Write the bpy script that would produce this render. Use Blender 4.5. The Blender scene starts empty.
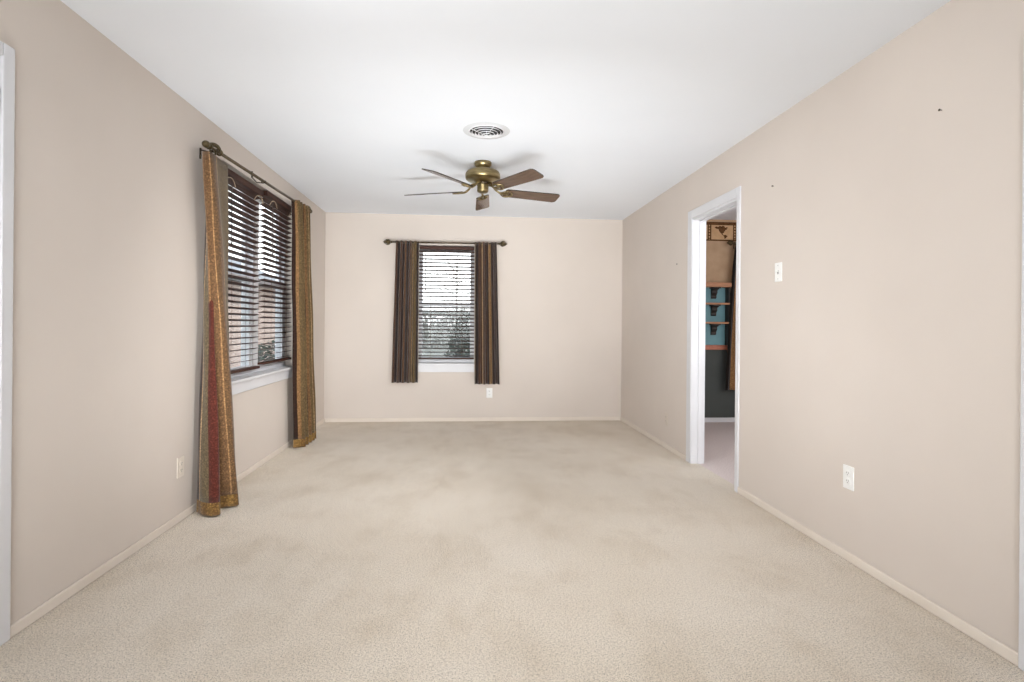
import bpy, bmesh, math, random
from mathutils import Vector, Matrix
random.seed(7)
PI = math.pi
sc = bpy.context.scene
COL = sc.collection

# ------------------------------------------------------------------ camera
H = 2.44                     # ceiling height
XL, XR, D = -1.64, 1.889, 6.339   # left wall, right wall, back wall
EYE = 1.1477
cam_d = bpy.data.cameras.new('camera')
cam = bpy.data.objects.new('camera', cam_d)
COL.objects.link(cam)
cam_d.sensor_width = 36.0
cam_d.sensor_fit = 'HORIZONTAL'
cam_d.lens = 36.0 * 531.47 / 1024.0
cam_d.shift_y = -15.9 / 1024.0
cam_d.clip_start = 0.05
cam.matrix_world = (Matrix.Translation((0, 0, EYE)) @ Matrix.Rotation(-0.0859, 4, 'Z')
                    @ Matrix.Rotation(PI / 2, 4, 'X') @ Matrix.Rotation(0.0086, 4, 'Z'))
sc.camera = cam

# ------------------------------------------------------------------ world, lights, exposure
world = bpy.data.worlds.new('overcast_sky')
sc.world = world
world.use_nodes = True
wn = world.node_tree
wn.nodes.clear()
w_out = wn.nodes.new('ShaderNodeOutputWorld')
w_bg = wn.nodes.new('ShaderNodeBackground')
w_tc = wn.nodes.new('ShaderNodeTexCoord')
w_sep = wn.nodes.new('ShaderNodeSeparateXYZ')
w_ramp = wn.nodes.new('ShaderNodeValToRGB')
w_ramp.color_ramp.elements[0].position = 0.0
w_ramp.color_ramp.elements[0].color = (1.0, 1.0, 1.0, 1)
w_ramp.color_ramp.elements[1].position = 0.7
w_ramp.color_ramp.elements[1].color = (0.72, 0.85, 1.0, 1)
wn.links.new(w_tc.outputs['Generated'], w_sep.inputs[0])
wn.links.new(w_sep.outputs['Z'], w_ramp.inputs[0])
wn.links.new(w_ramp.outputs[0], w_bg.inputs['Color'])
w_bg.inputs['Strength'].default_value = 3.5
wn.links.new(w_bg.outputs[0], w_out.inputs['Surface'])


def area_light(name, loc, rot, sx, sy, watts, color=(1, 1, 1)):
    d = bpy.data.lights.new(name, 'AREA')
    d.shape = 'RECTANGLE'
    d.size, d.size_y = sx, sy
    d.energy = watts
    d.color = color
    o = bpy.data.objects.new(name, d)
    o.location = loc
    o.rotation_euler = rot
    COL.objects.link(o)
    return o


def aim(o, target, spread):
    o.rotation_euler = (Vector(target) - o.location).to_track_quat('-Z', 'Y').to_euler()
    o.data.spread = math.radians(spread)


# unseen fill lights added around the camera to even out the room: low ones turned up to the ceiling, high ones turned down the room and across it
aim(area_light('low_fill', (-0.3, -1.2, 0.13), (0, 0, 0), 1.8, 0.14, 27, (0.96, 0.985, 1.0)), (0.1, 4.4, 2.44), 80)
aim(area_light('floor_fill', (0.1, 1.15, 0.14), (0, 0, 0), 2.2, 0.2, 19, (0.96, 0.985, 1.0)), (0.0, 5.6, 2.44), 70)
aim(area_light('high_fill', (-0.4, -0.2, 2.30), (0, 0, 0), 1.2, 0.3, 9, (0.98, 0.99, 1.0)), (0.2, 3.6, 0.0), 80)
aim(area_light('cross_fill', (1.55, 1.25, 2.20), (0, 0, 0), 0.4, 0.4, 9, (0.98, 0.99, 1.0)), (XL, 4.9, 0.5), 50)
aim(area_light('cross_fill_far', (-1.35, 1.25, 2.20), (0, 0, 0), 0.4, 0.4, 12, (0.98, 0.99, 1.0)), (XR, 3.0, 1.1), 100)
# fill light added in the unseen front window to brighten the near walls
area_light('front_window_fill', (0.1, -3.30, 1.35), (PI / 2, 0, 0), 2.5, 1.5, 24, (0.93, 0.97, 1.0))
# fill light added out of view at the side room's near end
area_light('side_room_fill', (3.4, 2.75, 1.5), (PI / 2, 0, 0), 2.0, 1.6, 32, (0.92, 0.95, 1.0))

sun_d = bpy.data.lights.new('sun', 'SUN')
sun_d.energy = 3.0
sun_d.angle = math.radians(3)
sun_d.color = (1.0, 0.95, 0.88)
sun_o = bpy.data.objects.new('sun', sun_d)
sun_o.rotation_euler = Vector((-0.55, 0.62, -0.80)).to_track_quat('-Z', 'Y').to_euler()
COL.objects.link(sun_o)

vs = sc.view_settings
vs.view_transform = 'Standard'
vs.look = 'None'
vs.gamma = 1.0
vs.use_curve_mapping = False
vs.exposure = 0.10


# ------------------------------------------------------------------ helpers: colour, materials
def lin(r, g, b):
    f = lambda c: (c / 255 / 12.92) if c / 255 <= 0.04045 else ((c / 255 + 0.055) / 1.055) ** 2.4
    return (f(r), f(g), f(b), 1.0)


class NT:
    def __init__(self, name):
        self.m = bpy.data.materials.new(name)
        self.m.use_nodes = True
        self.t = self.m.node_tree
        self.t.nodes.clear()
        self.out = self.n('ShaderNodeOutputMaterial')
        self.b = self.n('ShaderNodeBsdfPrincipled')
        self.l(self.b.outputs[0], self.out.inputs['Surface'])
        self.tc = self.n('ShaderNodeTexCoord')

    def n(self, kind, **kw):
        x = self.t.nodes.new(kind)
        for k, v in kw.items():
            setattr(x, k, v)
        return x

    def l(self, a, b):
        self.t.links.new(a, b)

    def noise(self, scale, detail=2.0, rough=0.5, vec=None, stretch=None):
        x = self.n('ShaderNodeTexNoise')
        x.inputs['Scale'].default_value = scale
        x.inputs['Detail'].default_value = detail
        x.inputs['Roughness'].default_value = rough
        src = vec or self.tc.outputs['Object']
        if stretch:
            mp = self.n('ShaderNodeMapping')
            mp.inputs['Scale'].default_value = stretch
            self.l(src, mp.inputs['Vector'])
            src = mp.outputs[0]
        self.l(src, x.inputs['Vector'])
        return x.outputs['Fac']

    def ramp(self, fac, stops, interp='LINEAR'):
        r = self.n('ShaderNodeValToRGB')
        cr = r.color_ramp
        cr.interpolation = interp
        while len(cr.elements) < len(stops):
            cr.elements.new(0.5)
        for e, (p, c) in zip(cr.elements, stops):
            e.position = p
            e.color = c
        self.l(fac, r.inputs[0])
        return r.outputs[0]

    def mix(self, fac, a, b, mode='MIX'):
        x = self.n('ShaderNodeMix', data_type='RGBA', blend_type=mode)
        for v, i in ((fac, 0), (a, 6), (b, 7)):
            if hasattr(v, 'is_linked') or hasattr(v, 'links'):
                self.l(v, x.inputs[i])
            else:
                x.inputs[i].default_value = v
        return x.outputs[2]

    def bump(self, height, strength=0.2, dist=0.01):
        x = self.n('ShaderNodeBump')
        x.inputs['Strength'].default_value = strength
        x.inputs['Distance'].default_value = dist
        self.l(height, x.inputs['Height'])
        self.l(x.outputs[0], self.b.inputs['Normal'])

    def done(self, color=None, rough=0.5, metal=0.0, spec=0.5):
        if color is not None:
            if hasattr(color, 'links'):
                self.l(color, self.b.inputs['Base Color'])
            else:
                self.b.inputs['Base Color'].default_value = color
        self.b.inputs['Roughness'].default_value = rough
        self.b.inputs['Metallic'].default_value = metal
        self.b.inputs['Specular IOR Level'].default_value = spec
        return self.m


def two_tone(name, c1, c2, scale, rough=0.5, metal=0.0, spec=0.5, detail=3, stretch=None, bump=None):
    t = NT(name)
    f = t.noise(scale, detail, stretch=stretch)
    col = t.ramp(f, [(0.3, c1), (0.7, c2)])
    if bump:
        t.bump(t.noise(bump[0], 2), bump[1], bump[2])
    return t.done(col, rough, metal, spec)


M = {}
M['wall'] = two_tone('beige_wall_paint', lin(213, 203, 194), lin(218, 208, 199), 1.3, 0.75, spec=0.25, bump=(220, 0.05, 0.002))
M['base'] = two_tone('baseboard_paint', lin(224, 213, 201), lin(229, 219, 208), 6, 0.5, spec=0.35)
M['ceiling'] = two_tone('white_ceiling_paint', lin(233, 237, 243), lin(237, 241, 247), 0.9, 0.85, spec=0.15, bump=(160, 0.05, 0.002))
M['vent_paint'] = two_tone('ceiling_white_vent_paint', lin(206, 208, 211), lin(212, 214, 217), 6, 0.6, spec=0.2)
M['white'] = two_tone('white_gloss_paint', lin(216, 216, 219), lin(222, 222, 225), 4, 0.4, spec=0.4)
M['plastic'] = two_tone('white_plastic', lin(238, 238, 236), lin(242, 242, 240), 20, 0.35)
M['cream_plastic'] = two_tone('cream_plastic', lin(224, 214, 202), lin(230, 220, 208), 20, 0.4)
M['beige_plastic'] = two_tone('painted_over_plastic', lin(210, 199, 187), lin(216, 205, 193), 20, 0.5)
M['slot'] = two_tone('dark_slot', lin(120, 118, 116), lin(132, 130, 128), 50, 0.6)
M['dark'] = two_tone('duct_shade_black', lin(22, 22, 22), lin(34, 34, 34), 20, 0.7)
M['steel'] = two_tone('steel', lin(150, 150, 150), lin(180, 180, 180), 60, 0.35, 1.0)


def carpet():
    t = NT('beige_cut_pile_carpet')
    fine = t.noise(215, 4, 0.8)
    mid = t.noise(95, 3, 0.7)
    big = t.noise(1.1, 4, 0.55)
    tracks = t.noise(3.4, 6, 0.65, stretch=(1.0, 0.6, 1))
    col = t.ramp(fine, [(0.37, lin(84, 72, 60)), (0.455, lin(238, 226, 210)), (0.58, lin(252, 242, 227)), (0.70, lin(255, 252, 244))])
    c2 = t.ramp(mid, [(0.32, (0.80, 0.785, 0.77, 1)), (0.55, (1, 1, 1, 1))])
    col = t.mix(1.0, col, c2, 'MULTIPLY')
    c3 = t.ramp(big, [(0.3, (0.90, 0.875, 0.835, 1)), (0.62, (1, 1, 1, 1))])
    col = t.mix(1.0, col, c3, 'MULTIPLY')
    c4 = t.ramp(tracks, [(0.36, (0.91, 0.89, 0.86, 1)), (0.52, (1, 1, 1, 1))])
    col = t.mix(1.0, col, c4, 'MULTIPLY')
    add = t.n('ShaderNodeMath', operation='ADD')
    t.l(fine, add.inputs[0])
    t.l(mid, add.inputs[1])
    t.bump(add.outputs[0], 0.7, 0.008)
    t.b.inputs['Sheen Weight'].default_value = 0.15
    return t.done(col, 0.95, spec=0.05)


M['carpet'] = carpet()
M['side_carpet'] = two_tone('taupe_carpet', lin(214, 200, 196), lin(244, 230, 226), 90, 0.95, spec=0.05, bump=(200, 0.8, 0.01))


def brass():
    t = NT('antique_brass')
    f = t.noise(14, 3, stretch=(1, 1, 6))
    col = t.ramp(f, [(0.3, lin(118, 104, 72)), (0.7, lin(166, 150, 112))])
    t.b.inputs['Anisotropic'].default_value = 0.5
    return t.done(col, 0.30, 1.0)


M['brass'] = brass()
M['iron'] = two_tone('dark_bronze_iron', lin(52, 44, 36), lin(84, 72, 56), 40, 0.4, 0.8)
M['rod'] = two_tone('antique_pewter_rod', lin(92, 82, 70), lin(128, 116, 98), 40, 0.35, 0.9)
M['finial'] = two_tone('olive_bronze_finial', lin(66, 56, 38), lin(108, 94, 66), 70, 0.4, 0.6, bump=(120, 0.3, 0.003))
M['blade'] = two_tone('walnut_fan_blade', lin(84, 66, 54), lin(104, 84, 70), 8, 0.2, detail=5, stretch=(1, 9, 9))
M['blade_edge'] = two_tone('dark_blade_edge', lin(40, 34, 30), lin(52, 44, 38), 20, 0.5)
M['slat'] = two_tone('mahogany_blind', lin(54, 32, 25), lin(78, 47, 36), 9, 0.55, spec=0.3, detail=5, stretch=(0.6, 8, 8))
M['cord'] = two_tone('blind_cord', lin(88, 66, 56), lin(110, 84, 70), 60, 0.7)
M['pale_cord'] = two_tone('pale_cord', lin(176, 152, 126), lin(200, 178, 150), 60, 0.7)
M['lining'] = two_tone('ivory_lining', lin(214, 206, 196), lin(226, 218, 208), 60, 0.9, spec=0.1)
M['wand'] = two_tone('dark_wand', lin(46, 32, 28), lin(64, 46, 40), 30, 0.4)


def glass():
    t = NT('window_glass')
    tr = t.n('ShaderNodeBsdfTransparent')
    tr.inputs[0].default_value = (0.97, 0.985, 0.98, 1)
    gl = t.n('ShaderNodeBsdfGlossy')
    gl.inputs['Roughness'].default_value = 0.02
    lw = t.n('ShaderNodeLayerWeight')
    lw.inputs['Blend'].default_value = 0.5
    pw = t.n('ShaderNodeMath', operation='POWER')
    pw.inputs[1].default_value = 5.0
    t.l(lw.outputs['Facing'], pw.inputs[0])
    fr = t.n('ShaderNodeMath', operation='MULTIPLY_ADD')
    fr.inputs[1].default_value = 0.5
    fr.inputs[2].default_value = 0.02
    t.l(pw.outputs[0], fr.inputs[0])
    mx = t.n('ShaderNodeMixShader')
    t.l(fr.outputs[0], mx.inputs[0])
    t.l(tr.outputs[0], mx.inputs[1])
    t.l(gl.outputs[0], mx.inputs[2])
    t.l(mx.outputs[0], t.out.inputs['Surface'])
    return t.m


M['glass'] = glass()


def screen():
    t = NT('insect_screen_mesh')
    tr = t.n('ShaderNodeBsdfTransparent')
    tr.inputs[0].default_value = (1, 1, 1, 1)
    t.b.inputs['Base Color'].default_value = lin(120, 122, 124)
    t.b.inputs['Roughness'].default_value = 0.7
    mx = t.n('ShaderNodeMixShader')
    mx.inputs[0].default_value = 0.35
    t.l(tr.outputs[0], mx.inputs[1])
    t.l(t.b.outputs[0], mx.inputs[2])
    t.l(mx.outputs[0], t.out.inputs['Surface'])
    return t.m


M['screen'] = screen()


def cloth(name, stops, repeat=1.0, speck=0.7):
    """Woven chenille: vertical stripes along UV u (repeat per unit), flecked."""
    t = NT(name)
    uv = t.n('ShaderNodeUVMap')
    sep = t.n('ShaderNodeSeparateXYZ')
    t.l(uv.outputs[0], sep.inputs[0])
    mul = t.n('ShaderNodeMath', operation='MULTIPLY')
    mul.inputs[1].default_value = repeat
    t.l(sep.outputs['X'], mul.inputs[0])
    fr = t.n('ShaderNodeMath', operation='FRACT')
    t.l(mul.outputs[0], fr.inputs[0])
    col = t.ramp(fr.outputs[0], stops, 'CONSTANT')
    v = t.n('ShaderNodeTexVoronoi')
    v.inputs['Scale'].default_value = 75
    t.l(t.tc.outputs['Object'], v.inputs['Vector'])
    f2 = t.noise(130, 3, 0.7)
    c1 = t.ramp(v.outputs['Distance'], [(0.12, (1.35, 1.32, 1.22, 1)), (0.55, (0.60, 0.56, 0.53, 1))])
    col = t.mix(speck, col, t.mix(1.0, col, c1, 'MULTIPLY'))
    c2 = t.ramp(f2, [(0.34, (0.42, 0.36, 0.32, 1)), (0.58, (1.12, 1.1, 1.02, 1))])
    col = t.mix(0.8, col, t.mix(1.0, col, c2, 'MULTIPLY'))
    t.bump(f2, 0.5, 0.004)
    t.b.inputs['Sheen Weight'].default_value = 0.2
    return t.done(col, 0.85, spec=0.15)


GOLD, GOLD2 = lin(126, 96, 66), lin(112, 86, 58)
TAN, CREAM = lin(182, 140, 98), lin(206, 176, 136)
OLIVE, GRN = lin(112, 94, 66), lin(120, 108, 84)
MAR, BRN, DK = lin(100, 50, 42), lin(92, 64, 46), lin(52, 34, 28)  # brown darkened to paint deep-fold shade into the far-window curtains
M['cloth_near'] = cloth('striped_chenille_flared', [(0.0, DK), (0.065, CREAM), (0.090, GRN), (0.235, MAR), (0.45, DK), (0.545, lin(168, 130, 92)),
                                                    (0.60, lin(124, 95, 68)), (0.69, lin(176, 140, 100)), (0.705, lin(116, 90, 64)), (0.80, lin(170, 138, 98)), (0.815, lin(112, 94, 62))])
M['cloth_far'] = cloth('striped_chenille_gold', [(0.0, DK), (0.035, lin(150, 116, 80)), (0.06, OLIVE), (0.11, GOLD2), (0.17, BRN), (0.24, OLIVE), (0.29, CREAM), (0.31, GOLD2), (0.40, DK), (0.44, GOLD),
                                                 (0.52, BRN), (0.60, OLIVE), (0.68, CREAM), (0.70, GOLD2), (0.80, BRN), (0.88, OLIVE), (0.95, DK)])  # woven stripes, some made darker to paint in the fold shadows
M['cloth_back'] = cloth('striped_chenille_brown', [(0.0, BRN), (0.07, DK), (0.15, lin(150, 122, 92)), (0.175, BRN), (0.30, DK), (0.36, lin(112, 82, 60)), (0.44, DK), (0.50, BRN), (0.60, lin(92, 64, 54)), (0.66, lin(112, 88, 58)),
                                                   (0.76, lin(172, 144, 108)), (0.785, OLIVE), (0.90, DK)])
M['cloth_back2'] = cloth('striped_chenille_bronze', [(0.0, OLIVE), (0.04, DK), (0.14, BRN), (0.26, CREAM), (0.30, BRN), (0.50, DK), (0.56, lin(164, 130, 84)),
                                                     (0.70, DK), (0.78, BRN), (0.95, DK)])
M['cloth_side'] = cloth('dark_edged_chenille', [(0.0, lin(34, 28, 26)), (0.16, TAN), (0.3, BRN), (0.6, GOLD2), (0.8, BRN)])
M['hem'] = cloth('gold_patterned_hem', [(0.0, lin(150, 120, 72)), (0.5, lin(132, 102, 62))], 9, 0.9)

# side room
M['tan_wall'] = two_tone('tan_wallpaper', lin(186, 156, 126), lin(198, 168, 138), 9, 0.8, spec=0.15)
M['grey_wall'] = two_tone('charcoal_wall_paint', lin(76, 80, 78), lin(84, 88, 86), 3, 0.7, spec=0.2)
M['teal'] = two_tone('turquoise_paint', lin(104, 148, 156), lin(116, 160, 168), 5, 0.6)
M['rail'] = two_tone('reddish_wood', lin(176, 106, 82), lin(196, 126, 100), 12, 0.45, detail=4, stretch=(1, 9, 9))
M['shelf'] = two_tone('oak_shelf', lin(172, 118, 84), lin(192, 138, 100), 12, 0.45, detail=4, stretch=(1, 9, 9))
M['bracket'] = two_tone('black_iron_bracket', lin(34, 28, 24), lin(48, 40, 34), 30, 0.5)
M['map_paper'] = two_tone('map_border_paper', lin(200, 162, 122), lin(214, 178, 138), 14, 0.8, spec=0.1)
M['map_ink'] = two_tone('brown_map_ink', lin(84, 58, 38), lin(112, 78, 50), 40, 0.8, spec=0.1)

# outside
M['grass'] = two_tone('dry_winter_lawn', lin(120, 118, 112), lin(180, 176, 166), 5, 0.95, detail=8, spec=0.1)
M['leaf'] = two_tone('evergreen_leaves', lin(40, 52, 44), lin(70, 84, 66), 6, 0.6)
M['dry_leaf'] = two_tone('dry_hedge_leaves', lin(150, 150, 146), lin(200, 198, 192), 3, 0.8, detail=5)
M['bark'] = two_tone('grey_bark', lin(150, 146, 142), lin(182, 178, 172), 12, 0.9, spec=0.1)
M['brick'] = two_tone('pale_pink_brick', lin(216, 190, 178), lin(230, 206, 194), 5, 0.85, spec=0.1)
M['roof'] = two_tone('grey_shingles', lin(104, 104, 106), lin(132, 132, 134), 12, 0.9, spec=0.1)
M['fence'] = two_tone('weathered_fence', lin(168, 160, 148), lin(190, 182, 170), 10, 0.9, spec=0.1, stretch=(6, 6, 1))
M['dark_pane'] = two_tone('dark_house_window', lin(50, 58, 64), lin(66, 74, 80), 3, 0.15)


# ------------------------------------------------------------------ helpers: meshes and objects
def link(name, bm, mat, parent=None, smooth=False, loc=None, rot=None):
    me = bpy.data.meshes.new(name)
    bm.to_mesh(me)
    bm.free()
    mats = mat if isinstance(mat, (list, tuple)) else [mat]
    for m in mats:
        me.materials.append(m)
    if smooth:
        for p in me.polygons:
            p.use_smooth = True
    o = bpy.data.objects.new(name, me)
    if loc is not None:
        o.location = loc
    if rot is not None:
        o.rotation_euler = rot
    COL.objects.link(o)
    if parent:
        o.parent = parent
    return o


def tag(o, label, cat, group=None):
    o['label'] = label
    o['category'] = cat
    if group:
        o['group'] = group
    return o


def thing(name, label, cat, loc=(0, 0, 0), rotz=0.0, group=None):
    o = bpy.data.objects.new(name, None)
    o.location = loc
    o.rotation_euler = (0, 0, rotz)
    o.empty_display_size = 0.05
    COL.objects.link(o)
    return tag(o, label, cat, group)


def struct(o):
    o['kind'] = 'structure'
    return o


def dup(root, loc, label, group=None):
    r = root.copy()
    COL.objects.link(r)
    r.location = loc
    r['label'] = label
    for ch in list(root.children):
        c = ch.copy()
        COL.objects.link(c)
        c.parent = r
        for g in list(ch.children):
            d = g.copy()
            COL.objects.link(d)
            d.parent = c
    return r


def box(bm, x0, x1, y0, y1, z0, z1, bevel=0.0, mi=0, seg=2):
    vs_ = [bm.verts.new((x, y, z)) for z in (z0, z1) for y in (y0, y1) for x in (x0, x1)]
    fs = []
    for q in ((0, 2, 3, 1), (4, 5, 7, 6), (0, 1, 5, 4), (2, 6, 7, 3), (0, 4, 6, 2), (1, 3, 7, 5)):
        f = bm.faces.new([vs_[i] for i in q])
        f.material_index = mi
        fs.append(f)
    if bevel > 0:
        es = list({e for f in fs for e in f.edges})
        bmesh.ops.bevel(bm, geom=es, offset=bevel, segments=seg, affect='EDGES', profile=0.5, clamp_overlap=True)
    return bm


def bxm(*a, **k):
    return box(bmesh.new(), *a, **k)


def lathe(bm, prof, n=32, mat=None, mi=0, cap=True):
    """prof: (r, z) from bottom to top, around Z; mat: Matrix applied."""
    rings = []
    for r, z in prof:
        ring = []
        for i in range(n):
            a = 2 * PI * i / n
            v = Vector((r * math.cos(a), r * math.sin(a), z))
            ring.append(bm.verts.new(mat @ v if mat else v))
        rings.append(ring)
    for a, b in zip(rings, rings[1:]):
        for i in range(n):
            j = (i + 1) % n
            f = bm.faces.new((a[i], a[j], b[j], b[i]))
            f.material_index = mi
    if cap:
        f = bm.faces.new(list(reversed(rings[0])))
        f.material_index = mi
        f = bm.faces.new(rings[-1])
        f.material_index = mi
    return bm


def tube(bm, pts, r, n=10, cap=True, mi=0):
    pts = [Vector(p) for p in pts]
    rs = r if isinstance(r, (list, tuple)) else [r] * len(pts)
    rings = []
    up = Vector((0, 0, 1))
    for i, p in enumerate(pts):
        a = pts[max(i - 1, 0)]
        b = pts[min(i + 1, len(pts) - 1)]
        t = (b - a).normalized()
        u = up if abs(t.dot(up)) < 0.95 else Vector((1, 0, 0))
        s = t.cross(u).normalized()
        w = s.cross(t).normalized()
        rings.append([bm.verts.new(p + rs[i] * (math.cos(2 * PI * k / n) * s + math.sin(2 * PI * k / n) * w)) for k in range(n)])
    for a, b in zip(rings, rings[1:]):
        for k in range(n):
            j = (k + 1) % n
            f = bm.faces.new((a[k], a[j], b[j], b[k]))
            f.material_index = mi
    if cap:
        bm.faces.new(list(reversed(rings[0]))).material_index = mi
        bm.faces.new(rings[-1]).material_index = mi
    bmesh.ops.recalc_face_normals(bm, faces=bm.faces[:])
    return bm


def catmull(pts, per=6):
    P = [Vector(p) for p in pts]
    out = []
    for i in range(len(P) - 1):
        p0, p1, p2, p3 = P[max(i - 1, 0)], P[i], P[i + 1], P[min(i + 2, len(P) - 1)]
        for k in range(per):
            t = k / per
            out.append(0.5 * ((2 * p1) + (-p0 + p2) * t + (2 * p0 - 5 * p1 + 4 * p2 - p3) * t * t + (-p0 + 3 * p1 - 3 * p2 + p3) * t ** 3))
    out.append(P[-1])
    return out


def wall_mesh(axis, pos, thick, s0, s1, z0, z1, holes):
    """Slab wall: axis 'x' -> plane x=pos running along y; 'y' -> plane y=pos along x. thick signed, away from the room."""
    holes = [(a, b, max(c, z0), min(d, z1)) for a, b, c, d in holes]
    ss = sorted({s0, s1} | {h for q in holes for h in q[:2]})
    zs = sorted({z0, z1} | {h for q in holes for h in q[2:]})
    bm = bmesh.new()

    def P(s, d, z):
        return (pos + d, s, z) if axis == 'x' else (s, pos + d, z)

    def solid(i, j):
        if i < 0 or j < 0 or i >= len(ss) - 1 or j >= len(zs) - 1:
            return False
        cs, cz = (ss[i] + ss[i + 1]) / 2, (zs[j] + zs[j + 1]) / 2
        return not any(a < cs < b and c < cz < d for a, b, c, d in holes)

    def quad(*p):
        bm.faces.new([bm.verts.new(q) for q in p])

    for i in range(len(ss) - 1):
        for j in range(len(zs) - 1):
            if not solid(i, j):
                continue
            a, b, c, d = ss[i], ss[i + 1], zs[j], zs[j + 1]
            for t in (0, thick):
                quad(P(a, t, c), P(b, t, c), P(b, t, d), P(a, t, d))
            if not solid(i - 1, j):
                quad(P(a, 0, c), P(a, thick, c), P(a, thick, d), P(a, 0, d))
            if not solid(i + 1, j):
                quad(P(b, 0, c), P(b, thick, c), P(b, thick, d), P(b, 0, d))
            if not solid(i, j - 1):
                quad(P(a, 0, c), P(b, 0, c), P(b, thick, c), P(a, thick, c))
            if not solid(i, j + 1):
                quad(P(a, 0, d), P(b, 0, d), P(b, thick, d), P(a, thick, d))
    bmesh.ops.remove_doubles(bm, verts=bm.verts[:], dist=1e-5)
    bmesh.ops.recalc_face_normals(bm, faces=bm.faces[:])
    return bm


# ------------------------------------------------------------------ the room shell
YR = -3.40                       # wall behind the camera
T = 0.14                         # wall thickness
WIN_L = (3.72, 5.20, 0.745, 2.243)       # left wall window opening (y0,y1,z0,z1)
WIN_B = (-0.590, 0.112, 0.690, 2.085)   # back wall window opening (x0,x1,z0,z1)
DR = (3.572, 4.310, 0.0, 2.055)          # doorway in the right wall (y0,y1,z0,z1)
DL = (1.17, 2.010, 0.0, 2.075)          # closed door in the left wall
DH = (0.75, 1.578, 0.0, 2.072)           # doorway beside the camera, right wall
SX, SY0, SY1 = 5.2, 2.6, 6.17           # side room

floor = struct(link('floor', bxm(XL - T, XR + 0.06, YR - T, D + T, -0.12, 0.0), M['carpet']))
ceil = struct(link('ceiling', bxm(XL - T, XR + 0.06, YR - T, D + T, H, H + 0.12), M['ceiling']))
struct(link('wall_left', wall_mesh('x', XL, -T, YR, D + T, 0, H, [WIN_L, DL]), M['wall']))
struct(link('wall_back', wall_mesh('y', D, T, XL, XR, 0, H, [WIN_B]), M['wall']))
struct(link('wall_right', wall_mesh('x', XR, 0.105, YR, D + T, 0, H, [DR, DH]), M['wall']))
struct(link('wall_front', wall_mesh('y', YR, -T, XL, XR, 0, H, [(-1.2, 1.4, 0.55, 2.15)]), M['wall']))


def baseboard(name, runs):
    bm = bmesh.new()
    for (x0, x1, y0, y1) in runs:
        box(bm, x0, x1, y0, y1, 0.0, 0.046, 0.006, seg=3)
    return struct(link(name, bm, M['base']))


bt = 0.013
CW = 0.070       # casing width
baseboard('baseboard_left', [(XL, XL + bt, DL[1] + 0.05, D), (XL, XL + bt, YR, DL[0] - 0.05)])
baseboard('baseboard_back', [(XL + bt, XR - bt, D - bt, D)])
baseboard('baseboard_right', [(XR - bt, XR, DR[1] + 0.087, D - bt), (XR - bt, XR, DH[1] + CW, DR[0] - 0.046), (XR - bt, XR, YR, DH[0] - CW)])
baseboard('baseboard_front', [(XL + bt, XR - bt, YR, YR + bt)])


def casing(bm, side, X, y0, y1, z1, w, d, wa=None, wb=None):
    """Door casing lying on wall x=X, protruding d (signed) into the room."""
    xa, xb = sorted((X, X + d))
    box(bm, xa, xb, y0 - (wa or w), y0, 0, z1 + w, 0.004)
    box(bm, xa, xb, y1, y1 + (wb or w), 0, z1 + w, 0.004)
    box(bm, xa, xb, y0, y1, z1, z1 + w, 0.004)


# door_2: open cased doorway to the side room
bm = bmesh.new()
casing(bm, 'r', XR, DR[0], DR[1], DR[3], CW, -0.012, 0.045, 0.086)
casing(bm, 'r', XR + 0.105, DR[0], DR[1], DR[3], CW, 0.010)
d2 = struct(link('door_2', bm, M['white']))
bm = bmesh.new()
box(bm, XR - 0.004, XR + 0.109, DR[1] - 0.007, DR[1], 0, DR[3], 0.002)
box(bm, XR - 0.004, XR + 0.109, DR[0], DR[0] + 0.006, 0, DR[3], 0.002)
box(bm, XR - 0.004, XR + 0.109, DR[0] + 0.006, DR[1] - 0.007, DR[3] - 0.018, DR[3], 0.002)
link('jamb', bm, M['white'], d2)
bm = bmesh.new()
box(bm, XR + 0.05, XR + 0.085, DR[1] - 0.017, DR[1] - 0.007, 0, DR[3] - 0.018, 0.002)
box(bm, XR + 0.05, XR + 0.085, DR[0] + 0.006, DR[0] + 0.018, 0, DR[3] - 0.018, 0.002)
box(bm, XR + 0.05, XR + 0.085, DR[0] + 0.018, DR[1] - 0.017, DR[3] - 0.030, DR[3] - 0.018, 0.002)
link('door_stop', bm, M['white'], d2)

# door_1: closed white door with hinges, left foreground
bm = bmesh.new()
casing(bm, 'l', XL, DL[0], DL[1], DL[3], 0.05, 0.016)
d1 = struct(link('door_1', bm, M['white']))
bm = bmesh.new()
box(bm, XL - 0.045, XL - 0.004, DL[0] + 0.01, DL[1] - 0.008, 0.012, DL[3] - 0.012, 0.002)
for (za, zb) in ((0.25, 0.95), (1.12, 1.85)):
    for (ya, yb) in ((DL[0] + 0.12, DL[0] + 0.38), (DL[0] + 0.46, DL[0] + 0.72)):
        box(bm, XL - 0.006, XL + 0.001, ya, yb, za, zb, 0.004)
link('door_leaf', bm, M['white'], d1)
bm = bmesh.new()
box(bm, XL - T, XL - 0.046, DL[0], DL[1], 0, 0.01)
box(bm, XL - T, XL - 0.002, DL[0], DL[0] + 0.008, 0, DL[3])
box(bm, XL - T, XL - 0.002, DL[1] - 0.006, DL[1], 0, DL[3])
box(bm, XL - T, XL - 0.046, DL[0], DL[1], DL[3] - 0.01, DL[3])
link('jamb', bm, M['white'], d1)
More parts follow.
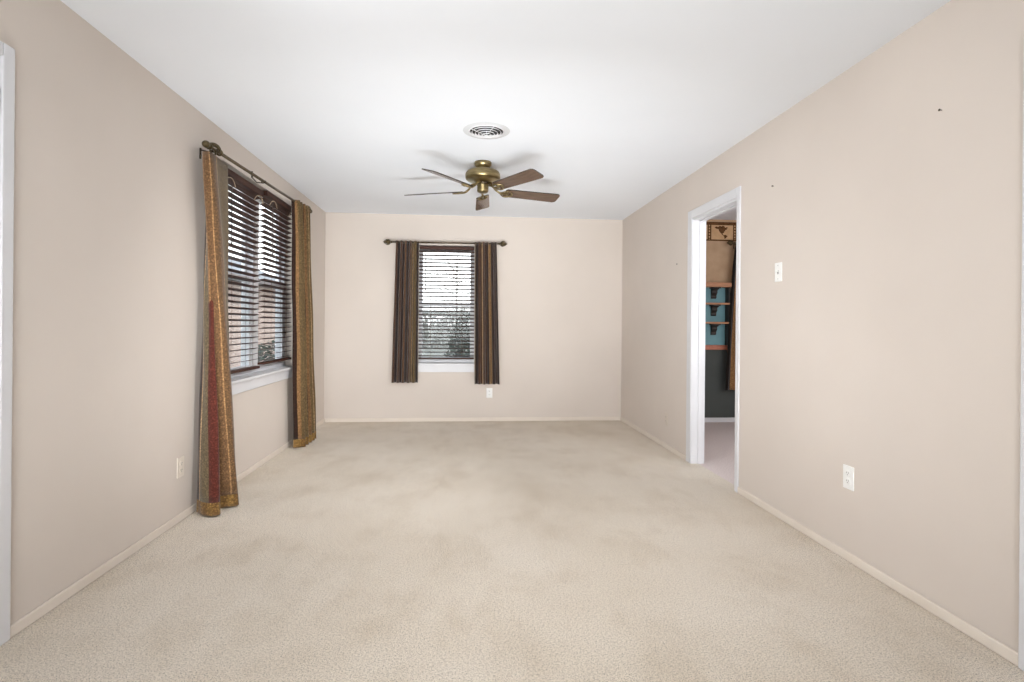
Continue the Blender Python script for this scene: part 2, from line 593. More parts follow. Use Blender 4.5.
for hz in (0.28, 1.05, 1.87):
    bm = bmesh.new()
    tube(bm, [(XL + 0.004, DL[1] - 0.006, hz), (XL + 0.004, DL[1] - 0.006, hz + 0.09)], 0.006, 12)
    for k in (0, 1):
        tube(bm, [(XL + 0.004, DL[1] - 0.006, hz + 0.028 + k * 0.03), (XL + 0.004, DL[1] - 0.006, hz + 0.032 + k * 0.03)], 0.0068, 12)
    box(bm, XL - 0.004, XL - 0.001, DL[1] - 0.040, DL[1] - 0.008, hz, hz + 0.09)
    link('hinge', bm, M['white'], d1, True)

# door_3: white cased opening beside the camera, its unseen leaf added to block sky light
bm = bmesh.new()
casing(bm, 'r', XR, DH[0], DH[1], DH[3], 0.07, -0.016)
d3 = struct(link('door_3', bm, M['white']))
link('door_leaf', bxm(XR + 0.02, XR + 0.06, DH[0] + 0.005, DH[1] - 0.005, 0.01, DH[3] - 0.005, 0.002), M['white'], d3)


# ------------------------------------------------------------------ windows
def make_window(name, origin, rotz, w, z0, z1, units, apron_over=0.06):
    """local x along the wall from 0..w, +y outwards, opening from z0 to z1."""
    root = bpy.data.objects.new(name, None)
    root.location = origin
    root.rotation_euler = (0, 0, rotz)
    COL.objects.link(root)
    struct(root)
    bm = bmesh.new()
    fw = 0.03
    ya, yb = 0.070, T + 0.012
    box(bm, 0, fw, ya, yb, z0, z1, 0.002)
    box(bm, w - fw, w, ya, yb, z0, z1, 0.002)
    box(bm, fw, w - fw, ya, yb, z1 - fw, z1, 0.002)
    box(bm, fw, w - fw, ya, yb, z0, z0 + fw, 0.002)
    mw = 0.10
    if units == 2:
        box(bm, w / 2 - mw / 2, w / 2 + mw / 2, 0.055, yb, z0 + fw, z1 - fw, 0.002)
        spans = [(fw, w / 2 - mw / 2), (w / 2 + mw / 2, w - fw)]
    else:
        spans = [(fw, w - fw)]
    link('window_frame', bm, M['white'], root)
    zm = (z0 + z1) / 2
    for a, b in spans:
        for k, (lo, hi, y) in enumerate(((z0 + fw, zm + 0.02, 0.086), (zm - 0.02, z1 - fw, 0.122))):
            bm = bmesh.new()
            s = 0.036
            box(bm, a, a + s, y - 0.014, y + 0.014, lo, hi, 0.002)
            box(bm, b - s, b, y - 0.014, y + 0.014, lo, hi, 0.002)
            box(bm, a + s, b - s, y - 0.014, y + 0.014, lo, lo + s, 0.002)
            box(bm, a + s, b - s, y - 0.014, y + 0.014, hi - s, hi, 0.002)
            sh = link('sash', bm, M['white'], root)
            link('pane', bxm(a + s, b - s, y - 0.002, y + 0.002, lo + s, hi - s), M['glass'], sh)
            if k == 0:
                link('insect_screen', bxm(a + 0.005, b - 0.005, y + 0.060, y + 0.061, lo, hi), M['screen'], sh)
    # stool (inside sill board) and apron
    bm = bmesh.new()
    box(bm, -0.075, w + 0.075, -0.045, 0.0, z0 - 0.022, z0, 0.005)
    box(bm, 0.001, w - 0.001, 0.0, 0.072, z0 - 0.022 + 0.022, z0 + 0.002)
    link('sill', bm, M['white'], root)
    link('apron', bxm(-0.05, w + 0.05, -0.018, 0.0, z0 - 0.105, z0 - 0.022, 0.004), M['white'], root)
    return root


# local +y must point outwards
make_window('window_1', (XL, WIN_L[0], 0), PI / 2, WIN_L[1] - WIN_L[0], WIN_L[2], WIN_L[3], 2)
make_window('window_2', (WIN_B[0], D, 0), 0.0, WIN_B[1] - WIN_B[0], WIN_B[2], WIN_B[3], 1)
# window_3: the big front window behind the camera
bm = bmesh.new()
for (x0, x1, z0, z1) in ((-1.2, -1.15, 0.55, 2.15), (1.35, 1.4, 0.55, 2.15), (-1.15, 1.35, 0.55, 0.6), (-1.15, 1.35, 2.1, 2.15), (-0.33, -0.28, 0.6, 2.1), (0.5, 0.55, 0.6, 2.1)):
    box(bm, x0, x1, YR - 0.12, YR - 0.02, z0, z1, 0.003)
w3 = struct(link('window_3', bm, M['white']))


# ------------------------------------------------------------------ blinds
PITCH = 0.0442
def make_blind(name, label, loc, rotz, w, ztop, zbot, wand_u, group=None, vh=0.046):
    """Wood blind: local x along width 0..w, room side -y, hung inside the opening."""
    r = thing(name, label, 'window blind', loc, rotz, group)
    yc = 0.030
    link('valance', bxm(-0.004, w + 0.004, -0.012, -0.003, ztop - vh, ztop, 0.003), M['slat'], r)
    link('headrail', bxm(0, w, 0.0, 0.055, ztop - vh + 0.004, ztop - 0.002, 0.002), M['slat'], r)
    bm = bmesh.new()
    z = ztop - vh - 0.020
    tilt = math.radians(13)
    zs = []
    while z > zbot + 0.03:
        zs.append(z)
        z -= PITCH
    for z in zs:
        hw, th = 0.0245, 0.0015
        ca, sa = math.cos(tilt), math.sin(tilt)
        pr = [(-hw, -th), (hw, -th), (hw, th), (-hw, th)]
        pts = [(yc + a * ca + b * sa, z - a * sa + b * ca) for a, b in pr]
        va = [bm.verts.new((0.0, p, q)) for p, q in pts]
        vb = [bm.verts.new((w, p, q)) for p, q in pts]
        for i in range(4):
            j = (i + 1) % 4
            bm.faces.new((va[i], va[j], vb[j], vb[i]))
        bm.faces.new(va[::-1])
        bm.faces.new(vb)
    bmesh.ops.recalc_face_normals(bm, faces=bm.faces[:])
    link('slats', bm, M['slat'], r)
    br = link('bottom_rail', bxm(0, w, yc - 0.026, yc + 0.026, zbot, zbot + 0.020, 0.003), M['slat'], r)
    for u in (0.22, 0.78):
        bm = bmesh.new()
        for yy in (yc - 0.0275, yc + 0.0275):
            tube(bm, [(w * u, yy, zbot + 0.02), (w * u, yy, ztop - 0.03)], 0.0011, 6)
        link('ladder_cord', bm, M['cord'], r)
    bm = bmesh.new()
    wx = w * wand_u
    tube(bm, [(wx, -0.018, ztop - 0.070), (wx, -0.020, ztop - 0.50)], 0.0042, 8)
    tube(bm, [(wx, -0.020, ztop - 0.50), (wx, -0.020, ztop - 0.53)], 0.006, 8)
    tube(bm, [(wx, -0.004, ztop - 0.055), (wx, -0.018, ztop - 0.058), (wx, -0.018, ztop - 0.075)], 0.0022, 6)
    link('tilt_wand', bm, M['wand'], r)
    return r


bb = make_blind('wood_blind', 'dark mahogany slatted blind in the single window on the far wall', (WIN_B[0] + 0.020, D, 0), 0.0,
                WIN_B[1] - WIN_B[0] - 0.038, 2.072, 0.735, 0.135, vh=0.040)
wl = WIN_L[1] - WIN_L[0]
half = wl / 2
GB = 'pair of blinds in the double window on the left wall'
b1 = make_blind('wood_blind', 'dark mahogany slatted blind in the nearer half of the left double window', (XL, WIN_L[0] + 0.012, 0), PI / 2,
                half - 0.055, 2.205, 0.785, 0.14, GB)
b2 = make_blind('wood_blind', 'dark mahogany slatted blind in the farther half of the left double window', (XL, WIN_L[0] + half + 0.040, 0), PI / 2,
                half - 0.055, 2.233, 0.806, 0.16, GB)
# pull cords looped over the valances
for b, us, zt in ((b1, (0.10, 0.84), 2.205), (b2, (0.18, 0.86), 2.233)):
    for u in us:
        w = half - 0.055
        bm = bmesh.new()
        c = w * u
        pts = [(c - 0.085, -0.016, zt - 0.115), (c - 0.05, -0.020, zt - 0.078), (c, -0.022, zt - 0.062), (c + 0.05, -0.020, zt - 0.072), (c + 0.09, -0.016, zt - 0.105)]
        tube(bm, catmull(pts, 5), 0.0028, 6)
        link('pull_cord', bm, M['pale_cord'], b, True)


# ------------------------------------------------------------------ curtain rods
def finial(bm, base, dirv, s=1.0, basket=False):
    """Twisted-basket spear finial from base along dirv."""
    dirv = Vector(dirv).normalized()
    q = Vector((0, 0, 1)).rotation_difference(dirv).to_matrix().to_4x4()
    m = Matrix.Translation(base) @ q @ Matrix.Scale(s, 4)
    lathe(bm, [(0.010, -0.004), (0.015, 0.0), (0.015, 0.006), (0.008, 0.010), (0.009, 0.016), (0.020, 0.024), (0.030, 0.036), (0.033, 0.044),
               (0.026, 0.058), (0.015, 0.076), (0.006, 0.094), (0.0015, 0.106)] if not basket else
          [(0.012, -0.010), (0.016, -0.004), (0.016, 0.006), (0.009, 0.010), (0.007, 0.020), (0.007, 0.090), (0.010, 0.098), (0.016, 0.102), (0.016, 0.108),
           (0.010, 0.113), (0.013, 0.120), (0.017, 0.130), (0.016, 0.140), (0.009, 0.150), (0.002, 0.155)], 20, m)
    n = 5
    for k in range(n):       # raised leaf ribs twisting around the bulb
        pts = []
        rr = []
        for i in range(9):
            t = i / 8
            z = (0.012 + 0.088 * t) if basket else (0.014 + 0.078 * t)
            r = (0.008 + 0.017 * math.sin(PI * t) ** 0.7) if basket else (0.010 + 0.024 * math.sin(PI * min(1, (t * 0.98 + 0.02) ** 0.8)) ** 0.9)
            a = 2 * PI * k / n + (2.4 if basket else 1.0) * t
            pts.append(m @ Vector((r * math.cos(a), r * math.sin(a), z)))
            rr.append(0.0042 * s * (0.6 + 0.5 * math.sin(PI * t)))
        tube(bm, pts, rr, 6)


def make_rod(name, label, a, b, wallvec, stations, fs=1.0, basket=False):
    """Rod from a to b; wallvec = vector from the rod axis to the wall."""
    r = thing(name, label, 'curtain rod', a)
    a, b = Vector(a), Vector(b)
    wv = Vector(wallvec)
    d = (b - a)
    bm = bmesh.new()
    tube(bm, [(0, 0, 0), d], 0.0105, 14)
    link('pole', bm, M['rod'], r, True)
    for base, dv in ((Vector((0, 0, 0)), -d), (d, d)):
        bm = bmesh.new()
        finial(bm, base, dv, fs, basket)
        link('finial', bm, M['finial'], r, True)
    for t, sg in stations:
        p = d * t
        bm = bmesh.new()
        wp = p + wv
        perp = d.normalized()
        tube(bm, [p + Vector((0, 0, -0.0145)), p + wv * 0.55 + Vector((0, 0, -0.012)), wp + Vector((0, 0, 0.030 if sg > 0 else -0.002))], 0.0045, 8)
        za, zb = (0.072, 0.022) if sg > 0 else (0.008, -0.058)
        tube(bm, [wp + Vector((0, 0, za)) - wv * 0.05, wp + Vector((0, 0, zb)) - wv * 0.05], 0.0060, 8)
        tube(bm, [p + 0.0145 * (math.cos(q) * (-wv.normalized()) + math.sin(q) * Vector((0, 0, 1))) for q in [PI * (0.9 + 1.2 * k / 10) for k in range(11)]], 0.0035, 6)
        link('bracket', bm, M['iron'], r, True)
    return r


RX = XL + 0.088
zl = lambda y: 2.212 + (y - 3.44) / (5.18 - 3.44) * 0.042        # the left rod rises slightly
make_rod('curtain_rod', 'long bronze curtain rod above the double window on the left wall', (RX, 3.480, zl(3.480)), (RX, 5.250, zl(5.250)),
         (-0.088, 0, 0), ((-0.035, -1), (0.41, 1), (0.99, -1)), 1.3, True)
RY = D - 0.088
make_rod('curtain_rod', 'short bronze curtain rod above the single window on the far wall', (-0.868, RY, 2.098), (0.378, RY, 2.104),
         (0, 0.088, 0), ((0.06, -1), (0.94, -1)), 0.95)


# ------------------------------------------------------------------ curtains
def make_curtain(name, label, top, bot, zt, zb, mats, world, origin, group=None, hem=None, lining=True, rodz=None, curve=1.0, umap=None):
    """top, bot: lists of (s,d) plan points, equal count, s along the wall, d off the wall. world(s,d,z)->xyz."""
    A = catmull([(p[0], p[1], 0) for p in top], 9)
    B = catmull([(p[0], p[1], 0) for p in bot], 9)
    n = len(A)
    L = [0.0]
    for i in range(1, n):
        L.append(L[-1] + (B[i] - B[i - 1]).length)
    tot = L[-1]
    rows = 34
    og = Vector(origin)
    root = thing(name, label, 'curtain', og, 0, group)

    def surf(off, z_lo, z_hi, rws, nm, mat, inset=0, uoff=0.0):
        bm = bmesh.new()
        uvl = bm.loops.layers.uv.new('UVMap')
        grid = []
        for j in range(rws + 1):
            z = z_hi + (z_lo - z_hi) * j / rws
            t = ((zt - z) / (zt - zb)) ** curve
            row = []
            for i in range(inset, n - inset):
                p = A[i].lerp(B[i], t)
                a, b2 = (A[max(i - 1, 0)].lerp(B[max(i - 1, 0)], t)), (A[min(i + 1, n - 1)].lerp(B[min(i + 1, n - 1)], t))
                tg = (b2 - a).normalized()
                nr = Vector((-tg.y, tg.x, 0))
                wob = 0.003 * math.sin(7 * z + 9 * L[i] / tot * 3)
                row.append((bm.verts.new(Vector(world(p.x + nr.x * off, p.y + nr.y * off + wob, z)) - og), (L[i] / tot, z)))
            grid.append(row)
        for j in range(rws):
            for i in range(len(grid[0]) - 1):
                q = (grid[j][i], grid[j + 1][i], grid[j + 1][i + 1], grid[j][i + 1])
                f = bm.faces.new([v[0] for v in q])
                for lp, v in zip(f.loops, q):
                    lp[uvl].uv = v[1]
        o = link(nm, bm, mat, root, True)
        sm = o.modifiers.new('thickness', 'SOLIDIFY')
        sm.thickness = 0.003
        sm.offset = 0
        return o

    hemh = hem or 0.0
    surf(0.0, zb + hemh, zt, rows, 'fabric_panel', mats[0])
    if hem:
        surf(0.0, zb, zb + hemh, 4, 'hem_band', M['hem'])
    if lining:
        surf(-0.0055, zb + 0.03, zt - 0.05, rows, 'lining', M['lining'])
    return root


def gather(st0, st1, sb0, sb1, n, at, ab, dt, db, ph=0.0, jit=0.15):
    """Folded plan paths for the top and the bottom of a panel of n folds."""
    rnd = random.Random(int(1000 * (st0 + 10) + n))
    top, bot = [], []
    N = n * 4
    for k in range(N + 1):
        u = k / N
        j = 1 + jit * (rnd.random() - 0.5) * 2
        w = math.sin(2 * PI * n * u + ph)
        # folds are a little square: s leans back at crests
        lean = 0.18 * math.cos(2 * PI * n * u + ph) / n
        top.append((st0 + (st1 - st0) * (u + lean * 0.3 * 0), dt + at * w * j))
        bot.append((sb0 + (sb1 - sb0) * u, db + ab * w * j))
    return top, bot


left_w = lambda s, d, z: (XL + d, s, z)
back_w = lambda s, d, z: (s, D - d, z)
GC1 = 'curtains at the double window on the left wall'
GC2 = 'curtains at the single window on the far wall'

# nearest curtain: a flat striped leading panel that turns, one pleat, then a gold panel
topA = [(3.440, 0.040), (3.415, 0.052), (3.395, 0.064), (3.375, 0.070), (3.330, 0.066), (3.298, 0.076), (3.292, 0.104), (3.335, 0.122), (3.450, 0.104), (3.570, 0.102)]
botA = [(3.340, 0.035), (3.278, 0.105), (3.256, 0.165), (3.285, 0.200), (3.365, 0.150), (3.392, 0.152), (3.418, 0.197), (3.442, 0.234), (3.500, 0.200), (3.525, 0.140)]
make_curtain('window_curtain', 'flared floor-length curtain with maroon and olive stripes, nearest the camera', topA, botA, zl(3.4) - 0.050, 0.012,
             [M['cloth_near']], left_w, (RX, 3.40, 0), GC1, hem=0.075, lining=False)
tp, bt_ = gather(4.915, 5.270, 4.995, 5.440, 5, 0.032, 0.046, 0.100, 0.122, -1.57, 0.35)
make_curtain('window_curtain', 'gold and olive striped floor-length curtain at the far end of the left window', tp, bt_, zl(5.1) + 0.006, 0.012,
             [M['cloth_far']], left_w, (RX, 5.2, 0), GC1, hem=0.075)
tp, bt_ = gather(-0.815, -0.556, -0.853, -0.556, 5, 0.026, 0.036, 0.098, 0.100, 0.4, 0.5)
make_curtain('window_curtain', 'short dark brown striped curtain left of the far window', tp, bt_, 2.112, 0.470,
             [M['cloth_back']], back_w, (-0.7, RY, 0.47), GC2)
tp, bt_ = gather(0.094, 0.345, 0.104, 0.392, 5, 0.026, 0.036, 0.098, 0.100, 1.9, 0.5)
make_curtain('window_curtain', 'short bronze and tan striped curtain right of the far window', tp, bt_, 2.116, 0.453,
             [M['cloth_back2']], back_w, (0.24, RY, 0.45), GC2)


# ------------------------------------------------------------------ ceiling fan
FX, FY, BZ = 0.122, 4.235, 2.208
fan = thing('ceiling_fan', 'five-blade brass ceiling fan with dark brown blades under the ceiling', 'ceiling fan', (FX, FY, 0))
bm = bmesh.new()
lathe(bm, [(0.048, 2.388), (0.050, 2.392), (0.056, 2.402), (0.065, 2.414), (0.068, 2.424), (0.068, H)], 40)
link('canopy', bm, M['brass'], fan, True)
bm = bmesh.new()
lathe(bm, [(0.052, 2.278), (0.066, 2.284), (0.076, 2.291), (0.100, 2.294), (0.126, 2.298), (0.137, 2.306), (0.1395, 2.318), (0.1395, 2.340), (0.136, 2.352), (0.124, 2.365),
           (0.104, 2.375), (0.080, 2.381), (0.054, 2.386), (0.048, 2.392)], 56)
link('motor_housing', bm, M['brass'], fan, True)
bm = bmesh.new()
lathe(bm, [(0.050, 2.262), (0.058, 2.266), (0.058, 2.274), (0.052, 2.279)], 40)
link('flywheel', bm, M['iron'], fan, True)
bm = bmesh.new()
lathe(bm, [(0.004, 2.196), (0.030, 2.198), (0.041, 2.204), (0.045, 2.212), (0.045, 2.250), (0.048, 2.256), (0.048, 2.263)], 40)
link('switch_housing', bm, M['brass'], fan, True)
proto_iron = proto_blade = None
OFF = math.radians(16.5)
pitch = math.radians(16.5)
for k in range(5):
    ang = OFF + k * 2 * PI / 5
    if proto_blade is None:
        # blade local: x outward, y = left of outward, pitched about x
        bm = bmesh.new()
        r0, r1, w0, w1, th = 0.185, 0.662, 0.054, 0.065, 0.0035
        outl = [(r0, -w0 + 0.012), (r0 + 0.012, -w0), (r1 - 0.026, -w1), (r1 - 0.006, -w1 + 0.010), (r1, -w1 + 0.026), (r1, w1 - 0.026), (r1 - 0.006, w1 - 0.010), (r1 - 0.026, w1),
                (r0 + 0.012, w0), (r0, w0 - 0.012)]
        va = [bm.verts.new((x, y, -th)) for x, y in outl]
        vb = [bm.verts.new((x, y, th)) for x, y in outl]
        bm.faces.new(va[::-1])
        bm.faces.new(vb)
        for i in range(len(outl)):
            j = (i + 1) % len(outl)
            bm.faces.new((va[i], va[j], vb[j], vb[i])).material_index = 1
        o = link('blade', bm, [M['blade'], M['blade_edge']], fan)
        proto_blade = o
    else:
        o = proto_blade.copy()
        COL.objects.link(o)
    o.matrix_local = Matrix.Translation((0, 0, BZ + 0.008)) @ Matrix.Rotation(ang, 4, 'Z') @ Matrix.Rotation(-pitch, 4, 'X')
    if proto_iron is None:
        bm = bmesh.new()
        # arm dropping from the flywheel to the blade, then a pierced leaf plate under the blade
        pts = catmull([(0.050, 0, 0.060), (0.085, 0, 0.056), (0.115, 0, 0.022), (0.150, 0, 0.000), (0.200, 0, -0.003)], 5)
        tube(bm, pts, [0.0085] * len(pts), 8)
        for sgn in (-1, 1):
            p2 = catmull([(0.145, 0, 0.000), (0.165, 0.022 * sgn, -0.003), (0.190, 0.040 * sgn, -0.004), (0.222, 0.036 * sgn, -0.004), (0.245, 0.012 * sgn, -0.004), (0.252, 0, -0.004)], 4)
            tube(bm, p2, 0.0062, 6)
        lathe(bm, [(0.012, -0.0105), (0.015, -0.006), (0.015, -0.0005)], 12, Matrix.Translation((0.205, 0, 0)))
        for (sx, sy) in ((0.195, 0.036), (0.195, -0.036), (0.245, 0)):
            lathe(bm, [(0.005, -0.011), (0.007, -0.008), (0.007, -0.0005)], 10, Matrix.Translation((sx, sy, 0)))
        io = link('blade_arm', bm, M['brass'], fan, True)
        proto_iron = io
    else:
        io = proto_iron.copy()
        COL.objects.link(io)
    io.matrix_local = Matrix.Translation((0, 0, BZ + 0.002)) @ Matrix.Rotation(ang, 4, 'Z') @ Matrix.Rotation(-pitch, 4, 'X')

# ------------------------------------------------------------------ round ceiling diffuser
VX, VY = 0.124, 3.545
vent = thing('ceiling_vent', 'round white ceiling vent with concentric rings in front of the fan', 'ceiling vent', (VX, VY, 0))
bm = bmesh.new()
lathe(bm, [(0.118, H - 0.0045), (0.124, H - 0.005), (0.150, H - 0.0025), (0.156, H)], 56, cap=False)
link('flange', bm, M['vent_paint'], vent, True)
bm = bmesh.new()
lathe(bm, [(0.110, H - 0.003), (0.114, H - 0.009), (0.118, H - 0.010), (0.1195, H - 0.0045)], 56, cap=False)
link('collar', bm, M['white'], vent, True)
bm = bmesh.new()
lathe(bm, [(0.112, H - 0.0025), (0.112, H - 0.0005)], 48)
link('duct_shade_disc', bm, M['dark'], vent)  # flat black disc painting in the darkness of the duct opening
for k, r in enumerate((0.098, 0.076, 0.054, 0.032)):
    bm = bmesh.new()
    a_ = 0.012 + 0.0055 * k
    lathe(bm, [(r - 0.004, H - a_ + 0.004), (r + 0.001, H - a_ - 0.002), (r + 0.0024, H - a_ - 0.002), (r - 0.002, H - a_ + 0.0045)], 48, cap=False)
    link('louver_ring', bm, M['white'], vent, True)
bm = bmesh.new()
lathe(bm, [(0.004, H - 0.037), (0.013, H - 0.035), (0.014, H - 0.031), (0.004, H - 0.030), (0.004, H - 0.003)], 20)
link('center_knob', bm, M['white'], vent, True)
bm = bmesh.new()
for q in range(4):
    c, s_ = math.cos(q * PI / 2 + 0.4), math.sin(q * PI / 2 + 0.4)
    tube(bm, [(0.006 * c, 0.006 * s_, H - 0.030), (0.110 * c, 0.110 * s_, H - 0.006)], 0.002, 6)
link('cross_brace', bm, M['white'], vent)


# ------------------------------------------------------------------ outlets and switch
def make_outlet(label, loc, rotz, mat, group='wall outlets'):
    """local: plate in xz plane facing -y, back on y=0."""
    o = thing('wall_outlet', label, 'outlet', loc, rotz, group)
    link('cover_plate', bxm(-0.036, 0.036, -0.006, 0.0, -0.058, 0.058, 0.003), mat, o)
    for z in (-0.0195, 0.0195):
        bm = bmesh.new()
        lathe(bm, [(0.0168, 0.0), (0.0168, 0.0025), (0.0155, 0.0032)], 24, Matrix.Translation((0, -0.0058, z)) @ Matrix.Rotation(PI / 2, 4, 'X'))
        rc = link('receptacle', bm, mat, o)
        bm = bmesh.new()
        for sx in (-0.0065, 0.0065):
            box(bm, sx - 0.0013, sx + 0.0013, -0.0096, -0.0088, z + 0.000, z + 0.008)
        lathe(bm, [(0.0026, 0.0), (0.0026, 0.0006)], 10, Matrix.Translation((0, -0.0090, z - 0.006)) @ Matrix.Rotation(PI / 2, 4, 'X'))
        link('slots', bm, M['slot'], rc)
    bm = bmesh.new()
    lathe(bm, [(0.0032, 0.0), (0.0028, 0.0014)], 12, Matrix.Translation((0, -0.0058, 0)) @ Matrix.Rotation(PI / 2, 4, 'X'))
    link('screw', bm, mat, o)
    return o


make_outlet('white wall outlet low on the right wall nearest the camera', (XR, 2.470, 0.410), -PI / 2, M['plastic'])
make_outlet('beige painted-over outlet low on the right wall beyond the doorway', (XR, 4.860, 0.275), -PI / 2, M['beige_plastic'])
make_outlet('white wall outlet under the right curtain of the far window', (0.282, D, 0.337), 0.0, M['plastic'])
make_outlet('cream wall outlet low on the left wall beside the flared curtain', (XL, 3.222, 0.312), PI / 2, M['cream_plastic'])

swt = thing('light_switch', 'white toggle light switch on the right wall beside the doorway', 'light switch', (XR, 3.077, 1.483), -PI / 2)
link('cover_plate', bxm(-0.036, 0.036, -0.006, 0.0, -0.058, 0.058, 0.003), M['plastic'], swt)
bm = bmesh.new()
box(bm, -0.0055, 0.0055, -0.0066, -0.0056, -0.012, 0.012)
link('toggle_slot', bm, M['slot'], swt)
bm = bmesh.new()
box(bm, -0.0042, 0.0042, -0.016, -0.006, 0.001, 0.010, 0.001)
link('toggle', bm, M['plastic'], swt)
for z in (-0.041, 0.041):
    bm = bmesh.new()
    lathe(bm, [(0.0032, 0.0), (0.0028, 0.0014)], 12, Matrix.Translation((0, -0.0058, z)) @ Matrix.Rotation(PI / 2, 4, 'X'))
    link('screw', bm, M['steel'], swt)


def nail(label, loc, rotz):
    bm = bmesh.new()
    m = Matrix.Rotation(PI / 2, 4, 'X')
    lathe(bm, [(0.0015, -0.004), (0.0015, 0.010), (0.0048, 0.0105), (0.0050, 0.0125), (0.0030, 0.0135)], 12, m)
    o = link('nail', bm, M['iron'], None, False, loc, (0, 0, rotz))
    return tag(o, label, 'nail', 'nails left in the right wall')


nail('small dark nail high on the right wall near the camera', (XR, 1.972, 2.023), -PI / 2)
nail('small dark nail on the right wall above the light switch', (XR, 3.138, 2.022), -PI / 2)
nail('tiny dark nail on the right wall beyond the doorway', (XR, 4.629, 1.709), -PI / 2)

# ------------------------------------------------------------------ side room through the doorway
SXL = XR + 0.105
struct(link('floor_side', bxm(XR + 0.06, SX, SY0, SY1 + T, -0.12, 0.0), M['side_carpet']))
struct(link('ceiling_side', bxm(XR + 0.06, SX, SY0, SY1 + T, H, H + 0.12), M['ceiling']))
WS = (3.42, 4.22, 0.75, 2.05)
struct(link('wall_side_back', wall_mesh('y', SY1, T, SXL, SX, 0.90, H, [WS]), M['tan_wall']))
struct(link('wall_side_dado', wall_mesh('y', SY1, T, SXL, SX, 0.0, 0.90, [(WS[0], WS[1], WS[2], 0.90)]), M['grey_wall']))
struct(link('wall_side_right', wall_mesh('x', SX, T, SY0, SY1 + T, 0, H, []), M['tan_wall']))
struct(link('wall_side_front', wall_mesh('y', SY0, -T, SXL, SX, 0, H, []), M['tan_wall']))
bm = bmesh.new()
box(bm, SXL, SX, SY1 - 0.014, SY1, 0, 0.055, 0.005)
struct(link('baseboard_side', bm, M['white']))
bm = bmesh.new()
box(bm, SXL, WS[0] - 0.05, SY1 - 0.022, SY1, 0.872, 0.928, 0.006)
struct(link('trim_1', bm, M['rail']))          # chair rail
bm = bmesh.new()
for (x0, x1, z0, z1) in ((WS[0], WS[0] + 0.05, WS[2], WS[3]), (WS[1] - 0.05, WS[1], WS[2], WS[3]), (WS[0] + 0.05, WS[1] - 0.05, WS[2], WS[2] + 0.05), (WS[0] + 0.05, WS[1] - 0.05, WS[3] - 0.05, WS[3]), (WS[0] + 0.05, WS[1] - 0.05, 1.38, 1.42)):
    box(bm, x0, x1, SY1 + 0.03, SY1 + 0.10, z0, z1, 0.003)
struct(link('window_4', bm, M['white']))

# wallpaper border of old maps along the top of the wall
bm = bmesh.new()
yb_ = SY1 - 0.002
box(bm, SXL, SX, yb_, SY1, 2.183, 2.412)


def flat(pts, mi, dy):
    vs_ = [bm.verts.new((x, yb_ - dy, z)) for x, z in pts]
    f = bm.faces.new(vs_)
    f.material_index = mi
    if f.normal.y > 0:
        f.normal_flip()


def flatrect(x0, x1, z0, z1, dy=0.0006):
    flat([(x0, z0), (x1, z0), (x1, z1), (x0, z1)], 1, dy)


flatrect(SXL, SX, 2.374, 2.412)
flatrect(SXL, SX, 2.183, 2.200)
px0 = 2.905
NA = [(-0.098, 0.050), (-0.080, 0.066), (-0.052, 0.060), (-0.036, 0.074), (-0.010, 0.066), (0.004, 0.078), (0.026, 0.066), (0.034, 0.052), (0.058, 0.060), (0.070, 0.048), (0.050, 0.040), (0.060, 0.030),
      (0.036, 0.026), (0.030, 0.008), (0.018, 0.004), (0.022, -0.012), (0.008, -0.010), (0.002, -0.024), (0.014, -0.036), (0.024, -0.038), (0.014, -0.044), (-0.006, -0.032), (-0.018, -0.014),
      (-0.030, -0.006), (-0.044, 0.016), (-0.048, 0.034), (-0.074, 0.036)]
SA = [(0.022, -0.036), (0.040, -0.034), (0.056, -0.044), (0.064, -0.050), (0.054, -0.062), (0.042, -0.070), (0.034, -0.086), (0.026, -0.080), (0.024, -0.062), (0.014, -0.048)]
xx = 2.247
while xx < SX - 0.1:
    for off in (0, 0.030):
        flatrect(xx + off, xx + off + 0.016, 2.200, 2.378)
    for q in range(5):
        zq = 2.206 + q * 0.034
        flatrect(xx + 0.016, xx + 0.030, zq, zq + 0.014)
    cx, cz = xx + 0.185, 2.292
    flat([(cx + a, cz + b) for a, b in NA], 1, 0.0006)
    flat([(cx + a, cz + b) for a, b in SA], 1, 0.0006)
    xx += 0.318
bdr = struct(link('trim_2', bm, [M['map_paper'], M['map_ink']]))

# wall shelf unit: turquoise back, oak boards, dark scrolled brackets
shx0, shx1 = 2.42, 3.105
sh = thing('wall_shelf', 'turquoise-backed wooden wall shelf with dark brackets in the side room', 'wall shelf', ((shx0 + shx1) / 2, SY1, 0.93))
ox, oy, oz = (shx0 + shx1) / 2, SY1, 0.93


def loc_box(x0, x1, y0, y1, z0, z1, b=0.0):
    return bxm(x0 - ox, x1 - ox, y0 - oy, y1 - oy, z0 - oz, z1 - oz, b)


